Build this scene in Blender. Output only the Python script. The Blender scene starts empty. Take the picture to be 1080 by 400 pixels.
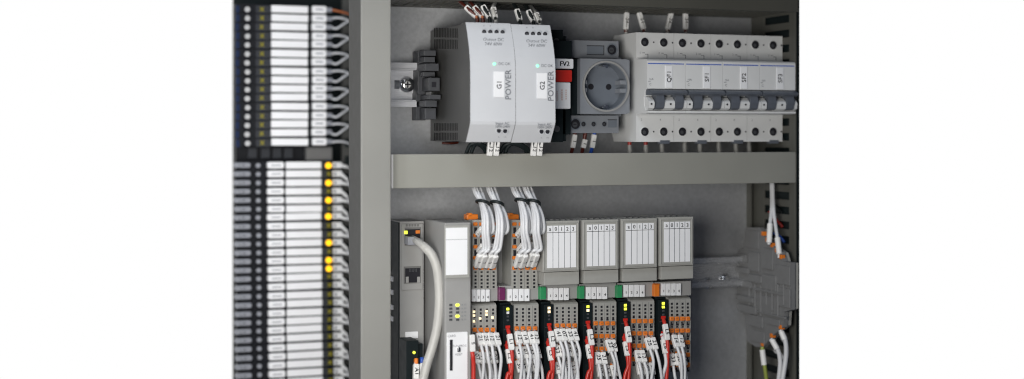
import bpy, math, random
from mathutils import Vector
random.seed(7)
scn = bpy.context.scene
COL = scn.collection
S = 0.001                       # everything below is written in millimetres

# ------------------------------------------------------------------ camera
F_PX, W_PX, H_PX = 1500.0, 1080.0, 400.0
TH = math.radians(20.5); HOR = 140.0; DIST = 1500.0
FW = (math.sin(TH), math.cos(TH)); RT = (math.cos(TH), -math.sin(TH))
CAM = (-DIST*FW[0], -DIST*FW[1], 0.0)
cam_d = bpy.data.cameras.new('camera'); cam = bpy.data.objects.new('camera', cam_d); COL.objects.link(cam)
scn.camera = cam
cam.location = (CAM[0]*S, CAM[1]*S, 0)
cam.rotation_euler = (math.radians(90), 0, -TH)
cam_d.sensor_width = 36; cam_d.lens = 36*F_PX/W_PX
cam_d.shift_y = -(H_PX/2-HOR)/W_PX
cam_d.clip_start = 0.01; cam_d.clip_end = 100
cam_d.dof.use_dof = True; cam_d.dof.focus_distance = 1.43; cam_d.dof.aperture_fstop = 2.0

# ------------------------------------------------------------------ world and lamps
w = bpy.data.worlds.new('World'); scn.world = w; w.use_nodes = True
nt = w.node_tree; nt.nodes.clear()
tc = nt.nodes.new('ShaderNodeTexCoord'); sp = nt.nodes.new('ShaderNodeSeparateXYZ')
nt.links.new(tc.outputs['Generated'], sp.inputs[0])
ramp = nt.nodes.new('ShaderNodeValToRGB'); nt.links.new(sp.outputs['Y'], ramp.inputs[0])
WORLD_DIM = (.045, .052, .07, 1)
ramp.color_ramp.elements[0].position = .50; ramp.color_ramp.elements[0].color = WORLD_DIM
ramp.color_ramp.elements[1].position = .66; ramp.color_ramp.elements[1].color = (1, 1, 1, 1)
bg = nt.nodes.new('ShaderNodeBackground'); nt.links.new(ramp.outputs[0], bg.inputs[0]); bg.inputs[1].default_value = 1.0
wo = nt.nodes.new('ShaderNodeOutputWorld'); nt.links.new(bg.outputs[0], wo.inputs[0])

def lamp(name, loc, tgt, size, power, col):
    d = bpy.data.lights.new(name, 'AREA'); d.shape = 'RECTANGLE'; d.size = size[0]*S; d.size_y = size[1]*S
    d.energy = power; d.color = col
    o = bpy.data.objects.new(name, d); COL.objects.link(o)
    o.location = Vector(loc)*S
    o.rotation_euler = (Vector(tgt)-Vector(loc)).to_track_quat('-Z', 'Y').to_euler()
    return o
lamp('warm_softbox', (-430, -720, -90), (-90, 0, -70), (330, 330), 5.3, (1.0, .97, .92))
lamp('cool_softbox', (-330, -620, 640), (-60, 0, -60), (420, 220), 2.3, (.84, .91, 1.0))
l_ = lamp('added_left_fill', (-760, -560, 40), (-330, 250, -60), (220, 320), 0.75, (.97, .98, 1.0)); l_.data.spread = math.radians(70)  # added fill aimed at the relay banks, no such source in the place

scn.view_settings.view_transform = 'Standard'; scn.view_settings.look = 'None'
scn.view_settings.exposure = 0.0; scn.view_settings.gamma = 1.0
scn.render.engine = 'CYCLES'
scn.cycles.pixel_filter_type = 'BLACKMAN_HARRIS'; scn.cycles.filter_width = 1.1

# ------------------------------------------------------------------ pixel <-> millimetre calibration
def P(px, py, Y):
    dx = FW[0]*F_PX + RT[0]*(px-W_PX/2); dy = FW[1]*F_PX + RT[1]*(px-W_PX/2); dz = HOR-py
    t = (Y-CAM[1])/dy
    return (CAM[0]+t*dx, Y, t*dz)
def X(px, Y): return P(px, HOR, Y)[0]
def Z(px, py, Y): return P(px, py, Y)[2]
def Yof(px, x):                     # depth at which a plane X=x crosses image column px
    a, b = -400.0, 600.0
    for _ in range(50):
        m = (a+b)/2
        if X(px, m) < x: a = m
        else: b = m
    # X grows with Y for columns right of the view origin
    return (a+b)/2
def M(px, Y): # mm per pixel vertical
    return Z(px, HOR-1, Y)

# ------------------------------------------------------------------ materials
MATS = {}
def mat(name, col, rough=.5, metal=0.0, var=.06, scale=120, bump=.05, emit=None, estr=1.0, spec=.5, stretch=None):
    m = bpy.data.materials.new(name); m.use_nodes = True; n = m.node_tree; b = n.nodes['Principled BSDF']
    b.inputs['Roughness'].default_value = rough; b.inputs['Metallic'].default_value = metal
    b.inputs['Specular IOR Level'].default_value = spec
    t = n.nodes.new('ShaderNodeTexCoord'); no = n.nodes.new('ShaderNodeTexNoise')
    no.inputs['Scale'].default_value = scale; no.inputs['Detail'].default_value = 5
    if stretch:
        mp = n.nodes.new('ShaderNodeMapping'); mp.inputs['Scale'].default_value = stretch
        n.links.new(t.outputs['Object'], mp.inputs[0]); n.links.new(mp.outputs[0], no.inputs['Vector'])
    else: n.links.new(t.outputs['Object'], no.inputs['Vector'])
    r = n.nodes.new('ShaderNodeValToRGB'); n.links.new(no.outputs['Fac'], r.inputs[0])
    r.color_ramp.elements[0].position = .3; r.color_ramp.elements[1].position = .7
    r.color_ramp.elements[0].color = tuple(c*(1-var) for c in col)+(1,)
    r.color_ramp.elements[1].color = tuple(min(1, c*(1+var)) for c in col)+(1,)
    n.links.new(r.outputs[0], b.inputs['Base Color'])
    mr = n.nodes.new('ShaderNodeMapRange'); n.links.new(no.outputs['Fac'], mr.inputs[0])
    mr.inputs[3].default_value = max(0, rough-.1); mr.inputs[4].default_value = min(1, rough+.1)
    n.links.new(mr.outputs[0], b.inputs['Roughness'])
    if bump:
        bu = n.nodes.new('ShaderNodeBump'); bu.inputs['Strength'].default_value = bump; bu.inputs['Distance'].default_value = .0005
        n2 = n.nodes.new('ShaderNodeTexNoise'); n2.inputs['Scale'].default_value = 900; n.links.new(t.outputs['Object'], n2.inputs['Vector'])
        n.links.new(n2.outputs['Fac'], bu.inputs['Height']); n.links.new(bu.outputs[0], b.inputs['Normal'])
    if emit:
        b.inputs['Emission Color'].default_value = emit+(1,); b.inputs['Emission Strength'].default_value = estr
    MATS[name] = m
    return name
mat('galvanised', (.41, .42, .435), .48, .4, .09, 300, .2)
mat('steel_rail', (.66, .67, .70), .35, .3, .08, 90, .05, stretch=(1, 8, 8))
mat('rail_dull', (.55, .56, .58), .28, .75, .10, 90, .05, stretch=(1, 8, 8))
mat('chrome', (.8, .8, .8), .15, 1.0, .03)
mat('duct_olive_shaded', (.085, .085, .074), .55, 0, .05, 14, .08)  # duct grey darkened: shade at the top and right edge put into the colour
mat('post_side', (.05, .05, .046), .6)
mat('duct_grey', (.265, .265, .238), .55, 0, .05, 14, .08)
mat('duct_dark', (.10, .10, .088), .6, 0, .08, 30)
mat('duct_inside', (.007, .012, .013), .55, spec=.18)  # near-black: shade inside the ducts and slots put into the colour
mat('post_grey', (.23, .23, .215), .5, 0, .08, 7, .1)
mat('psu_front', (.57, .585, .61), .45, 0, .02, 40)
mat('psu_side', (.062, .062, .06), .5, .1, .12, 60)
mat('psu_vent', (.01, .01, .01), .8)
mat('breaker_white', (.66, .67, .67), .42, 0, .03, 40)
mat('breaker_grey', (.10, .112, .135), .38)
mat('socket_grey', (.22, .235, .26), .42, 0, .03)
mat('socket_inner', (.15, .17, .20), .45, 0, .03)
mat('black_plastic', (.007, .012, .014), .55, spec=.18)
mat('dark_plastic', (.06, .063, .07), .5, spec=.3)
mat('relay_dark', (.03, .033, .04), .5, spec=.25)
mat('plc_grey', (.30, .30, .295), .5, 0, .04, 50)
mat('plc_dark', (.15, .15, .148), .5, 0, .05)
mat('terminal_grey', (.33, .33, .31), .5, 0, .04)
mat('knob_grey', (.5, .5, .5), .4)
mat('block_grey', (.185, .187, .19), .55, 0, .05)
mat('strip_white', (.88, .88, .89), .5, 0, .02, 60, 0)
mat('paper', (.80, .81, .83), .6, 0, .015, 60, 0)
mat('white_plastic', (.78, .78, .77), .4, 0, .02)
mat('sleeve_white', (.80, .80, .79), .45, 0, .03)
mat('wire_white', (.64, .65, .67), .38, 0, .03)
mat('cable_grey', (.46, .455, .43), .45, 0, .03)
mat('wire_grey', (.50, .50, .48), .45, 0, .03)
mat('ink', (.02, .02, .025), .55, spec=.18)
mat('ink_grey', (.16, .17, .19), .6)
mat('ink_blue', (.07, .14, .5), .5)
mat('ink_orange', (.45, .13, .04), .5)
mat('red', (.55, .02, .012), .4)
mat('wire_red', (.50, .03, .02), .35)
mat('wire_blue', (.02, .08, .4), .35)
mat('wire_brown', (.09, .014, .008), .4)
mat('wire_black', (.007, .012, .013), .55, spec=.4)
mat('wire_yellow', (.27, .32, .06), .4)
mat('orange', (.72, .19, .02), .4)
mat('green_tab', (.03, .26, .10), .4)
mat('purple_tab', (.14, .02, .09), .4)
mat('relay_black', (.007, .008, .011), .55, spec=.18)
mat('relay_navy', (.007, .018, .06), .55, spec=.18)
mat('relay_grey', (.26, .27, .30), .45)
mat('lamp_off', (.27, .235, .012), .3)
mat('led_amber', (.9, .5, .02), .3, emit=(1.0, .52, .0), estr=1.25)
mat('led_yellow', (.7, .8, .1), .3, emit=(.9, .95, .05), estr=1.2)
mat('led_green', (.3, .8, .5), .3, emit=(.25, .95, .55), estr=1.0)
mat('led_warm', (.9, .75, .5), .3, emit=(1, .8, .5), estr=1.1)

# ------------------------------------------------------------------ mesh builder
_font_cache = {}
def text_geo(s):
    if s in _font_cache: return _font_cache[s]
    c = bpy.data.curves.new('t', 'FONT'); c.body = s; c.size = 1; c.align_x = 'CENTER'; c.align_y = 'CENTER'; c.resolution_u = 2
    o = bpy.data.objects.new('t', c); COL.objects.link(o)
    dg = bpy.context.evaluated_depsgraph_get()
    me = bpy.data.meshes.new_from_object(o.evaluated_get(dg))
    g = ([tuple(v.co) for v in me.vertices], [tuple(p.vertices) for p in me.polygons])
    bpy.data.objects.remove(o); bpy.data.curves.remove(c); bpy.data.meshes.remove(me)
    _font_cache[s] = g
    return g
class MB:
    def __init__(s, m='plc_grey'): s.v = []; s.f = []; s.fm = []; s.sm = []; s.m = m; s.slots = []
    def _m(s, m):
        m = m or s.m
        if m not in s.slots: s.slots.append(m)
        return s.slots.index(m)
    def add(s, vs, fs, m=None, smooth=False):
        k = len(s.v); s.v += vs; i = s._m(m)
        for f in fs: s.f.append(tuple(a+k for a in f)); s.fm.append(i); s.sm.append(smooth)
        return s
    def box(s, x0, x1, y0, y1, z0, z1, m=None, bev=0):
        if x0 > x1: x0, x1 = x1, x0
        if y0 > y1: y0, y1 = y1, y0
        if z0 > z1: z0, z1 = z1, z0
        if bev:   # rounded outline seen from the front, softened front edge
            b = min(bev, (x1-x0)/2.1, (z1-z0)/2.1)
            def ring(y, i):
                o = []
                for cx, cz, a0 in ((x1-b, z1-b, 0), (x0+b, z1-b, 90), (x0+b, z0+b, 180), (x1-b, z0+b, 270)):
                    for q in (0, 45, 90):
                        a = math.radians(a0+q); o.append((cx+(b-i)*math.cos(a), y, cz+(b-i)*math.sin(a)))
                return o
            r = [ring(y0, b*.6), ring(y0+b*.35, b*.12), ring(y0+b, 0), ring(y1, 0)]
            vs = sum(r, []); fs = [tuple(range(11, -1, -1))[::-1], tuple(range(36, 48))[::-1]]
            for k in range(3):
                for i in range(12):
                    j = (i+1) % 12; fs.append((k*12+i, (k+1)*12+i, (k+1)*12+j, k*12+j))
            return s.add(vs, fs, m)
        vs = [(x0, y0, z0), (x1, y0, z0), (x1, y1, z0), (x0, y1, z0), (x0, y0, z1), (x1, y0, z1), (x1, y1, z1), (x0, y1, z1)]
        return s.add(vs, [(0, 1, 5, 4), (1, 2, 6, 5), (2, 3, 7, 6), (3, 0, 4, 7), (4, 5, 6, 7), (3, 2, 1, 0)], m)
    def pbox(s, px0, py0, px1, py1, yf, yb, m=None, bev=0):   # front face outlined in the photo at depth yf
        pm = (px0+px1)/2
        return s.box(X(px0, yf), X(px1, yf), yf, yb, Z(pm, py0, yf), Z(pm, py1, yf), m, bev)
    def prof(s, yz, x0, x1, m=None, mside=None):              # profile in (Y,Z) extruded along X
        n = len(yz)
        vs = [(x0, y, z) for y, z in yz]+[(x1, y, z) for y, z in yz]
        s.add(vs, [(i, (i+1) % n, n+(i+1) % n, n+i) for i in range(n)], m)
        return s.add(vs, [tuple(range(n)), tuple(range(2*n-1, n-1, -1))], mside or m)
    def tube(s, pts, r, m=None, n=8, caps=True, smooth=True):
        vs = []; fs = []; k = len(pts); N = None
        for i, p in enumerate(pts):
            p = Vector(p); a = Vector(pts[max(0, i-1)]); b = Vector(pts[min(k-1, i+1)]); t = (b-a).normalized()
            if N is None:
                N = t.cross(Vector((0, 1, 0)));
                if N.length < .1: N = t.cross(Vector((1, 0, 0)))
                N.normalize()
            N = (N-t*N.dot(t)).normalized(); B = t.cross(N)
            rr = r[i] if isinstance(r, (list, tuple)) else r
            for j in range(n):
                q = 2*math.pi*j/n; vs.append(tuple(p+N*math.cos(q)*rr+B*math.sin(q)*rr))
        for i in range(k-1):
            for j in range(n):
                fs.append((i*n+j, i*n+(j+1) % n, (i+1)*n+(j+1) % n, (i+1)*n+j))
        s.add(vs, fs, m, smooth)
        if caps: s.add(vs, [tuple(range(n))[::-1], tuple(range((k-1)*n, k*n))], m)
        return s
    def disc(s, x, z, y, r, m=None, depth=.4, n=20):          # short round stud facing the camera
        s.tube([(x, y+depth, z), (x, y, z)], r, m, n, True, False); return s
    def pdisc(s, px, py, y, r, m=None, depth=.4):
        p = P(px, py, y); return s.disc(p[0], p[2], y, r, m, depth)
    def ring(s, x, z, y, r0, r1, d, m=None, n=40):            # annular collar, inner r0, outer r1, from y to y+d
        vs = []; fs = []
        for i in range(n):
            a = 2*math.pi*i/n; c, q = math.cos(a), math.sin(a)
            vs += [(x+r1*c, y+d, z+r1*q), (x+r1*c, y, z+r1*q), (x+r0*c, y, z+r0*q), (x+r0*c, y+d, z+r0*q)]
        for i in range(n):
            j = (i+1) % n
            for k in range(3): fs.append((i*4+k, j*4+k, j*4+k+1, i*4+k+1))
        return s.add(vs, fs, m)
    def hole(s, px, py, y, r, rim=None, screw=True):          # screw terminal: collar, dark well, screw deep inside
        p = P(px, py, y)
        if rim: s.ring(p[0], p[2], y-.5, r, r*1.22, .6, rim, 20)
        s.disc(p[0], p[2], y-.25, r, 'ink', .4)
        if screw:
            s.disc(p[0]-r*.1, p[2]-r*.1, y-.32, r*.55, 'dark_plastic', .3, 12)
            s.box(p[0]-r*.45, p[0]+r*.25, y-.36, y, p[2]-r*.18, p[2], 'ink')
        return s
    def text(s, t, x, z, y, size, m='ink', rot=0, bold=0):
        vs, fs = text_geo(t); c, q = math.cos(rot), math.sin(rot)
        for k in ((0,) if not bold else (-bold, bold)):
            s.add([(x+(a*c-b*q)*size+k, y-abs(k)*.01-(.01 if k > 0 else 0), z+(a*q+b*c)*size) for a, b, _ in vs], fs, m)
        return s
    def ptext(s, t, px, py, y, size, m='ink', rot=0, bold=0):
        p = P(px, py, y); return s.text(t, p[0], p[2], y, size*M(px, y), m, rot, bold)
    def build(s, name, parent=None, bevel=0, label=None):
        me = bpy.data.meshes.new(name)
        if parent is not None: o0 = Vector(parent['_o'])
        else:
            xs = [v[0] for v in s.v]; ys = [v[1] for v in s.v]; zs = [v[2] for v in s.v]
            o0 = Vector(((min(xs)+max(xs))/2, (min(ys)+max(ys))/2, min(zs)))
        me.from_pydata([((Vector(v)-o0)*S)[:] for v in s.v], [], s.f)
        for m in s.slots: me.materials.append(MATS[m])
        for p, i, k in zip(me.polygons, s.fm, s.sm): p.material_index = i; p.use_smooth = k
        me.update()
        o = bpy.data.objects.new(name, me); COL.objects.link(o)
        o['_o'] = tuple(o0)
        if parent is not None: o.parent = parent
        else: o.location = o0*S
        if bevel:
            b = o.modifiers.new('bevel', 'BEVEL'); b.width = bevel*S; b.segments = 2; b.limit_method = 'ANGLE'; b.angle_limit = .6
        if label: o['label'] = label
        return o
def tag(o, label, cat, group=None):
    o['label'] = label; o['category'] = cat
    if group: o['group'] = group
    return o
def thing(name, label, cat, loc, group=None):
    o = bpy.data.objects.new(name, None); COL.objects.link(o); o.empty_display_size = .01
    o.location = Vector(loc)*S; o['_o'] = tuple(loc)
    return tag(o, label, cat, group)
def struct(o): o['kind'] = 'structure'; return o
def spline(pts, n=6):
    out = []; L = [Vector(p) for p in pts]; L = [L[0]*2-L[1]]+L+[L[-1]*2-L[-2]]
    for i in range(1, len(L)-2):
        a, b, c, d = L[i-1:i+3]
        for k in range(n):
            t = k/n
            out.append(.5*((2*b)+(c-a)*t+(2*a-5*b+4*c-d)*t*t+(3*b-a-3*c+d)*t**3))
    out.append(L[-2]); return [tuple(p) for p in out]
ORD = ['first', 'second', 'third', 'fourth', 'fifth', 'sixth', 'seventh', 'eighth', 'ninth', 'tenth', 'eleventh', 'twelfth', 'thirteenth', 'fourteenth', 'fifteenth', 'sixteenth', 'seventeenth', 'eighteenth', 'nineteenth', 'twentieth', 'twenty-first', 'twenty-second', 'twenty-third', 'twenty-fourth', 'twenty-fifth', 'twenty-sixth', 'twenty-seventh', 'twenty-eighth', 'twenty-ninth', 'thirtieth']

def wire(pts, r, m, label, group=None, sleeves=(), name='wire', n=7):
    """pts: (px, py, Y) in order; sleeves: (p0, p1, radius, material, text)"""
    W = [P(*p) for p in pts]
    t = thing(name, label, 'wire' if name == 'wire' else 'cable', W[0], group)
    b = MB(m); b.tube(spline(W), r, m, n); b.build('insulation', t)
    for sv in sleeves:
        p0, p1, rr, sm, tx = sv
        a, c = Vector(P(*p0)), Vector(P(*p1)); d = c-a
        k = MB(sm); u = d.normalized(); v = Vector((-u[2], 0, u[0])).normalized(); nn = u.cross(v).normalized()
        if nn[1] > 0: nn = -nn
        if tx:          # flat printed marker: rounded rectangular section
            vs = []; L_ = ((0, .82), (.04, 1), (.96, 1), (1, .82)); sec = ((-1, .55), (-.8, .8), (.8, .8), (1, .55), (1, -.55), (.8, -.8), (-.8, -.8), (-1, -.55))
            for q, f in L_:
                for sa, sb in sec: vs.append(tuple(a+d*q+v*(sa*rr*f)+nn*(sb*rr*f)))
            fs = [(i*8+j, i*8+(j+1) % 8, (i+1)*8+(j+1) % 8, (i+1)*8+j) for i in range(3) for j in range(8)]+[tuple(range(8))[::-1], tuple(range(24, 32))]
            k.add(vs, fs, sm)
            md = (a+c)/2; vs, fs = text_geo(tx); sz = rr*2.25
            for sh in (-.1, .1): k.add([tuple(md+u*(q[0]*sz+sh)+v*(q[1]*sz*.85+sh)+nn*(rr*.8+.15+(sh+.1)*.1)) for q in vs], fs, 'ink')
        else: k.tube([tuple(a), tuple(a+d*.08), tuple(c-d*.08), tuple(c)], [rr*.85, rr, rr, rr*.85], sm, 8)
        k.build('marker_sleeve' if sm == 'sleeve_white' else 'ferrule', t)
    return t

# ================================================================== THE SETTING
XR = X(839, -93)                               # right-hand limit of the cabinet bay
b = MB('galvanised'); b.box(X(395, 0), XR+8, 0, 3, -330, 190); struct(b.build('back_plate'))
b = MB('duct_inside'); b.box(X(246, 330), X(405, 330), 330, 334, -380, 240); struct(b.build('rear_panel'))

# frame post between the two bays
t = thing('frame_post', 'tall warm grey vertical frame post dividing the two bays', 'post', P(396, 420, -110))
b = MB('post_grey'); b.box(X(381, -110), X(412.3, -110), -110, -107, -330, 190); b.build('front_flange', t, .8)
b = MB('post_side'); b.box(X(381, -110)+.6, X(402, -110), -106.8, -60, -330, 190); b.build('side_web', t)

# top duct
t = thing('wiring_duct', 'olive grey wiring duct along the top with slots in its underside', 'duct', (X(413, -75), -75, Z(413, 3, -75)), 'grey horizontal wiring ducts')
zb = Z(413, -2, -92)
b = MB('duct_olive_shaded'); b.box(X(405, -95), XR+2, -95, -92.3, zb-.5, zb+60); b.build('lid', t, .6)
b = MB('duct_dark')
x = X(404, -92)
while x < XR:
    b.box(x, x+6, -92, -12, zb, zb+1.6); x += 10.5
b.box(X(404, -75), XR, -92.2, -80, zb+.1, zb+1.8); b.box(X(404, -75), XR, -14, -1, zb+.1, zb+1.8)
b.build('slotted_base', t)
b = MB('duct_inside'); b.box(X(404, -75), XR, -92, -1, zb+12, zb+58); b.build('dark_liner', t)

t = thing('added_shade_lip', 'unseen dark lip added above the top duct to shade the top', 'lip', (X(413, -95), -95, zb+22))  # unseen board, added only to block the upper lamp and shade the top
b = MB('duct_olive_shaded'); b.box(X(405, -95), XR+2, -160, -95.5, zb+24, zb+27); b.build('overhang', t, .5)

# middle duct (the beam)
t = thing('wiring_duct', 'wide plain grey wiring duct running between the upper and lower rows', 'duct', (X(413, -92), -92, Z(413, 199, -92)), 'grey horizontal wiring ducts')
z0, z1 = Z(413, 199, -92), Z(413, 162.8, -92)
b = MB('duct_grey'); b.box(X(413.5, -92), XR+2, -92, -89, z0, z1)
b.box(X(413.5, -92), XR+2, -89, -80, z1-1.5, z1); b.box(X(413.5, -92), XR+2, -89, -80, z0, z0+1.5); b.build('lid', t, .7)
b = MB('white_plastic'); b.box(X(413.0, -92.5), X(414.6, -92.5), -92.6, -80, z0+.3, z1-.3); b.build('bright_end_edge', t)  # turned end of the lid, its bright edge put into the colour
b = MB('duct_grey')
x = X(414, -80)
while x < XR-4:
    b.box(x, x+6.5, -79.5, -2, z1-3.2, z1-1.8); b.box(x, x+6.5, -79.5, -2, z0+1.8, z0+3.2); x += 10.5
b.build('duct_body', t)
b = MB('duct_inside'); b.box(X(415, -66), XR, -76, -2, z0+5, z1-5); b.build('dark_liner', t)

# slotted right-hand duct wall, seen on its left side
t = thing('slotted_duct', 'vertical slotted wiring duct on the right edge with black openings', 'duct', (XR, -70, -330))
b = MB('duct_olive_shaded')
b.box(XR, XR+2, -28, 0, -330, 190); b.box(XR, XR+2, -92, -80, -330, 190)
zz = []
py = -20
while py < 430:
    z = Z(826, py, -50); b.box(XR+.1, XR+1.9, -80, -28, z-7.4*M(826, -50), z); py += 15.3
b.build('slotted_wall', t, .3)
b = MB('duct_inside'); b.box(XR+3.5, XR+6, -91, 0, -330, 190); b.build('dark_liner', t)
b = MB('duct_dark'); b.box(XR-6, XR-4, -9, 0, -330, z0-3); b.build('edge_strip', t)
for i, (py, m_) in enumerate(((230, 'wire_red'), (246, 'wire_blue'), (261, 'wire_blue'), (216, 'wire_black'), (350, 'wire_white'), (371, 'wire_white'), (43, 'wire_black'), (139, 'wire_black'))):
    y0 = -48-4*(i % 3)
    zc = Z(830, py, y0)
    b = MB(m_); b.tube(spline([(XR+3, y0-14, zc-9), (XR+.5, y0-6, zc-1), (XR+1.2, y0+6, zc), (XR+3.2, y0+14, zc+6)]), 1.7, m_)
    tag(b.build('wire'), ('%s wire curling through the duct slot at the right edge, %s counted from the top' % (m_[5:], {43: 'first', 139: 'second', 216: 'third', 230: 'fourth', 246: 'fifth', 261: 'sixth', 350: 'seventh', 371: 'eighth'}[py])), 'wire', 'wires inside the right slotted duct')

# DIN rails
def rail(pxl, xr, pyt, pyb, label, rm='steel_rail'):
    t = thing('mounting_rail', label, 'rail', P(pxl, pyb, -12), 'steel mounting rails')
    za, zb_ = Z(pxl, pyt, -14), Z(pxl, pyb, -14); x0 = X(pxl, -14)
    h = abs(za-zb_)
    b = MB(rm)
    b.box(x0, xr, -20, -18.4, za-6, za); b.box(x0, xr, -20, -18.4, zb_, zb_+6)
    b.box(x0, xr, -18.4, -6, za-7.4, za-6); b.box(x0, xr, -18.4, -6, zb_+6, zb_+7.4)
    b.box(x0, xr, -6, -4.8, zb_+7, za-7); b.build('rail_profile', t, .3)
    return t, x0, za, zb_
t, x0, za, zb_ = rail(406, XR-10, 66, 113, 'shiny steel mounting rail behind the upper row of devices')
p = P(428, 89.5, -6)
b = MB('ink_grey'); b.tube([(p[0]-12, -6.3, p[2]), (p[0]+4, -6.3, p[2])], 4.4, 'ink_grey', 12); b.build('slot_hole', t)
b = MB('chrome'); b.tube([(p[0], -5.5, p[2]), (p[0], -9.5, p[2]), (p[0], -12, p[2]), (p[0], -12.8, p[2])], [8.2, 8.2, 6.6, 3.5], 'chrome', 20)
b.box(p[0]-3.2, p[0]+3.2, -13.1, -12.6, p[2]-.7, p[2]+.7, 'ink'); b.box(p[0]-.7, p[0]+.7, -13.15, -12.6, p[2]-3.2, p[2]+3.2, 'ink'); b.build('screw', t)
t, x0, za, zb_ = rail(408, XR-10, 283, 317, 'steel mounting rail behind the lower row, bare beside the terminal blocks', 'rail_dull')
for q in ((746, 299), (764, 295)):
    p = P(q[0], q[1], -6); b = MB('chrome'); b.tube([(p[0], -5, p[2]), (p[0], -9, p[2]), (p[0], -11, p[2]), (p[0], -11.6, p[2])], [6.5, 6.5, 5, 2], 'chrome', 16); b.build('screw', t)
b = MB('steel_rail')
for q in (292, 306, 322, 334): b.pbox(413.5, q, 418, q+5, -30, -14)
b.build('rail_clip', t)

# ================================================================== UPPER ROW
# end bracket
t = thing('end_bracket', 'dark grey ribbed end bracket clamped on the rail left of the power supplies', 'bracket', P(452, 127, -30))
b = MB('dark_plastic')
b.pbox(441, 54, 449, 100, -24, -4); b.pbox(439, 98, 449, 127, -20, -4)
b.build('foot', t, .5)
b = MB('dark_plastic')
for (a, c, d, e, y) in ((447, 53, 460, 59, -40), (447, 60, 459, 66, -42), (448, 67, 463, 75, -46), (452, 82, 464, 96, -46), (452, 100, 465, 105, -48), (448, 106, 461, 113, -42), (448, 114, 460, 126, -38), (446, 76, 459, 81, -36)):
    b.pbox(a, c, d, e, y, -10)
b.build('clamp_body', t, .7)
b = MB('ink'); b.pbox(455.5, 86.5, 460, 92, -46.6, -46); b.build('screw_opening', t)

# power supplies
def psu(name_t, pl, pr, ptop, pbot, holes, low, texts, label, vents):
    yT, yM, yB = -118, -132, -119
    x0 = X(pl, yT); x1 = X(pr, yT)
    t = thing('power_supply', label, 'power supply', (x0, -60, Z(pl, pbot, yB)), 'white power supplies')
    zt, zm, zl, zb = Z(pl, ptop, yT), Z(pl, ptop+52, yM), Z(pl, pbot-22, yM), Z(pl, pbot, yB)
    pr_ = [(yT, zt)]
    for k in range(1, 6):
        q = k/6; pr_.append((yT+(yM-yT)*math.sin(q*math.pi/2), zt+(zm-zt)*q))
    pr_ += [(yM, zm), (yM, zl), (yM+1, zl-3), (yB, zb)]
    front = MB('psu_front'); back = [(y+22, z) for y, z in pr_][::-1]
    back = [(-104, z) for y, z in (pr_[0], pr_[-1])][::-1]
    front.prof(pr_+back, x0, x1, 'psu_front', 'psu_side')
    def ysurf(z):
        for (ya, z_a), (yb, z_b) in zip(pr_, pr_[1:]):
            if z_b <= z <= z_a: return ya+(yb-ya)*(z_a-z)/(z_a-z_b)
        return yT
    for hx in holes:
        p = P(hx[0], hx[1], yT); y = ysurf(p[2])-.3; front.hole(hx[0], hx[1], y, 2.3, 'psu_front', True); front.ptext(hx[2], hx[0], hx[1]-6, ysurf(p[2]+6)-.25, 4.2, 'ink_grey')
    for hx in low:
        p = P(hx[0], hx[1], -125); y = ysurf(p[2])-.9; front.hole(hx[0], hx[1], y, 2.3, 'psu_front', False); front.ptext(hx[2], hx[0], hx[1]+6, ysurf(p[2]-6)-.4, 3.5, 'ink_grey')
    for (s_, px, py, sz, rot) in texts:
        p = P(px, py, -127); y = ysurf(p[2])-.4
        if py > 128: y -= .8
        if rot: y = min(y, yM-.25)
        front.ptext(s_, px, py, y, sz, 'ink_grey', rot, .12 if rot else 0)
    front.build('front_cover', t, .5)
    bd = MB('psu_side'); bd.box(x0+.6, x1-.6, -104, -3, zb+.6, zt-1)
    if vents:
        xs = x0+.6
        for (za_, zb2) in ((ptop+6, ptop+16), (ptop+18, ptop+28), (pbot-20, pbot-12), (pbot-10, pbot-2)):
            for i in range(15):
                y = -18-i*5.2
                zA, zB = Z(460, za_, y), Z(460, zb2, y)
                sl = .0
                bd.box(xs-.35, xs+.2, y-1.3, y+1.3, zB, zA, 'psu_vent')
    bd.build('housing', t, .6)
    # white tag and green lamp
    return t, ysurf
upt = lambda *a: a
t, ys = psu('g1', 491, 538.2, 23.5, 150, [(510.5, 33.8, '+'), (517, 33.9, '+'), (523.6, 34, '-'), (530, 34.2, '-')], [(526, 138, 'L'), (532.6, 138.2, 'N')],
    [('Output DC', 520.5, 42, 5, 0), ('24V 60W', 520.5, 46.8, 5, 0), ('DC OK', 532, 67.5, 4.2, 0), ('Input AC', 530, 130.5, 4.2, 0), ('100V-240V', 530, 133.8, 3.8, 0), ('POWER', 536.3, 89.5, 9.2, math.pi/2)],
    'white power supply tagged G1, left one, with its dark vented side showing', True)
b = MB('paper'); b.pbox(521, 75.5, 532, 102.5, -132.8, -132); b.ptext('G1', 526.8, 89.5, -133, 7.6, 'ink', math.pi/2, .15); b.build('name_tag', t)
b = MB('led_green'); p = P(521.5, 67.5, -132); b.disc(p[0], p[2], ys(p[2])-.8, 1.5, 'led_green', 2); b.build('indicator_light', t)
t, ys = psu('g2', 538.6, 580, 25.6, 150.5, [(555.6, 35.8, '+'), (562, 35.9, '+'), (568.4, 36, '-'), (574.8, 36.2, '-')], [(571, 138.8, 'L'), (577.4, 139, 'N')],
    [('Output DC', 566, 43.7, 5, 0), ('24V 60W', 566, 48.3, 5, 0), ('DC OK', 577, 69.6, 4.2, 0), ('Input AC', 574.5, 131.5, 4.2, 0), ('100V-240V', 574.5, 134.6, 3.8, 0), ('POWER', 581.2, 91, 9.2, math.pi/2)],
    'white power supply tagged G2 standing between the G1 unit and the red block', False)
b = MB('paper'); b.pbox(566.5, 77, 577, 104, -132.8, -132); b.ptext('G2', 572.3, 90.5, -133, 7.6, 'ink', math.pi/2, .15); b.build('name_tag', t)
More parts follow.
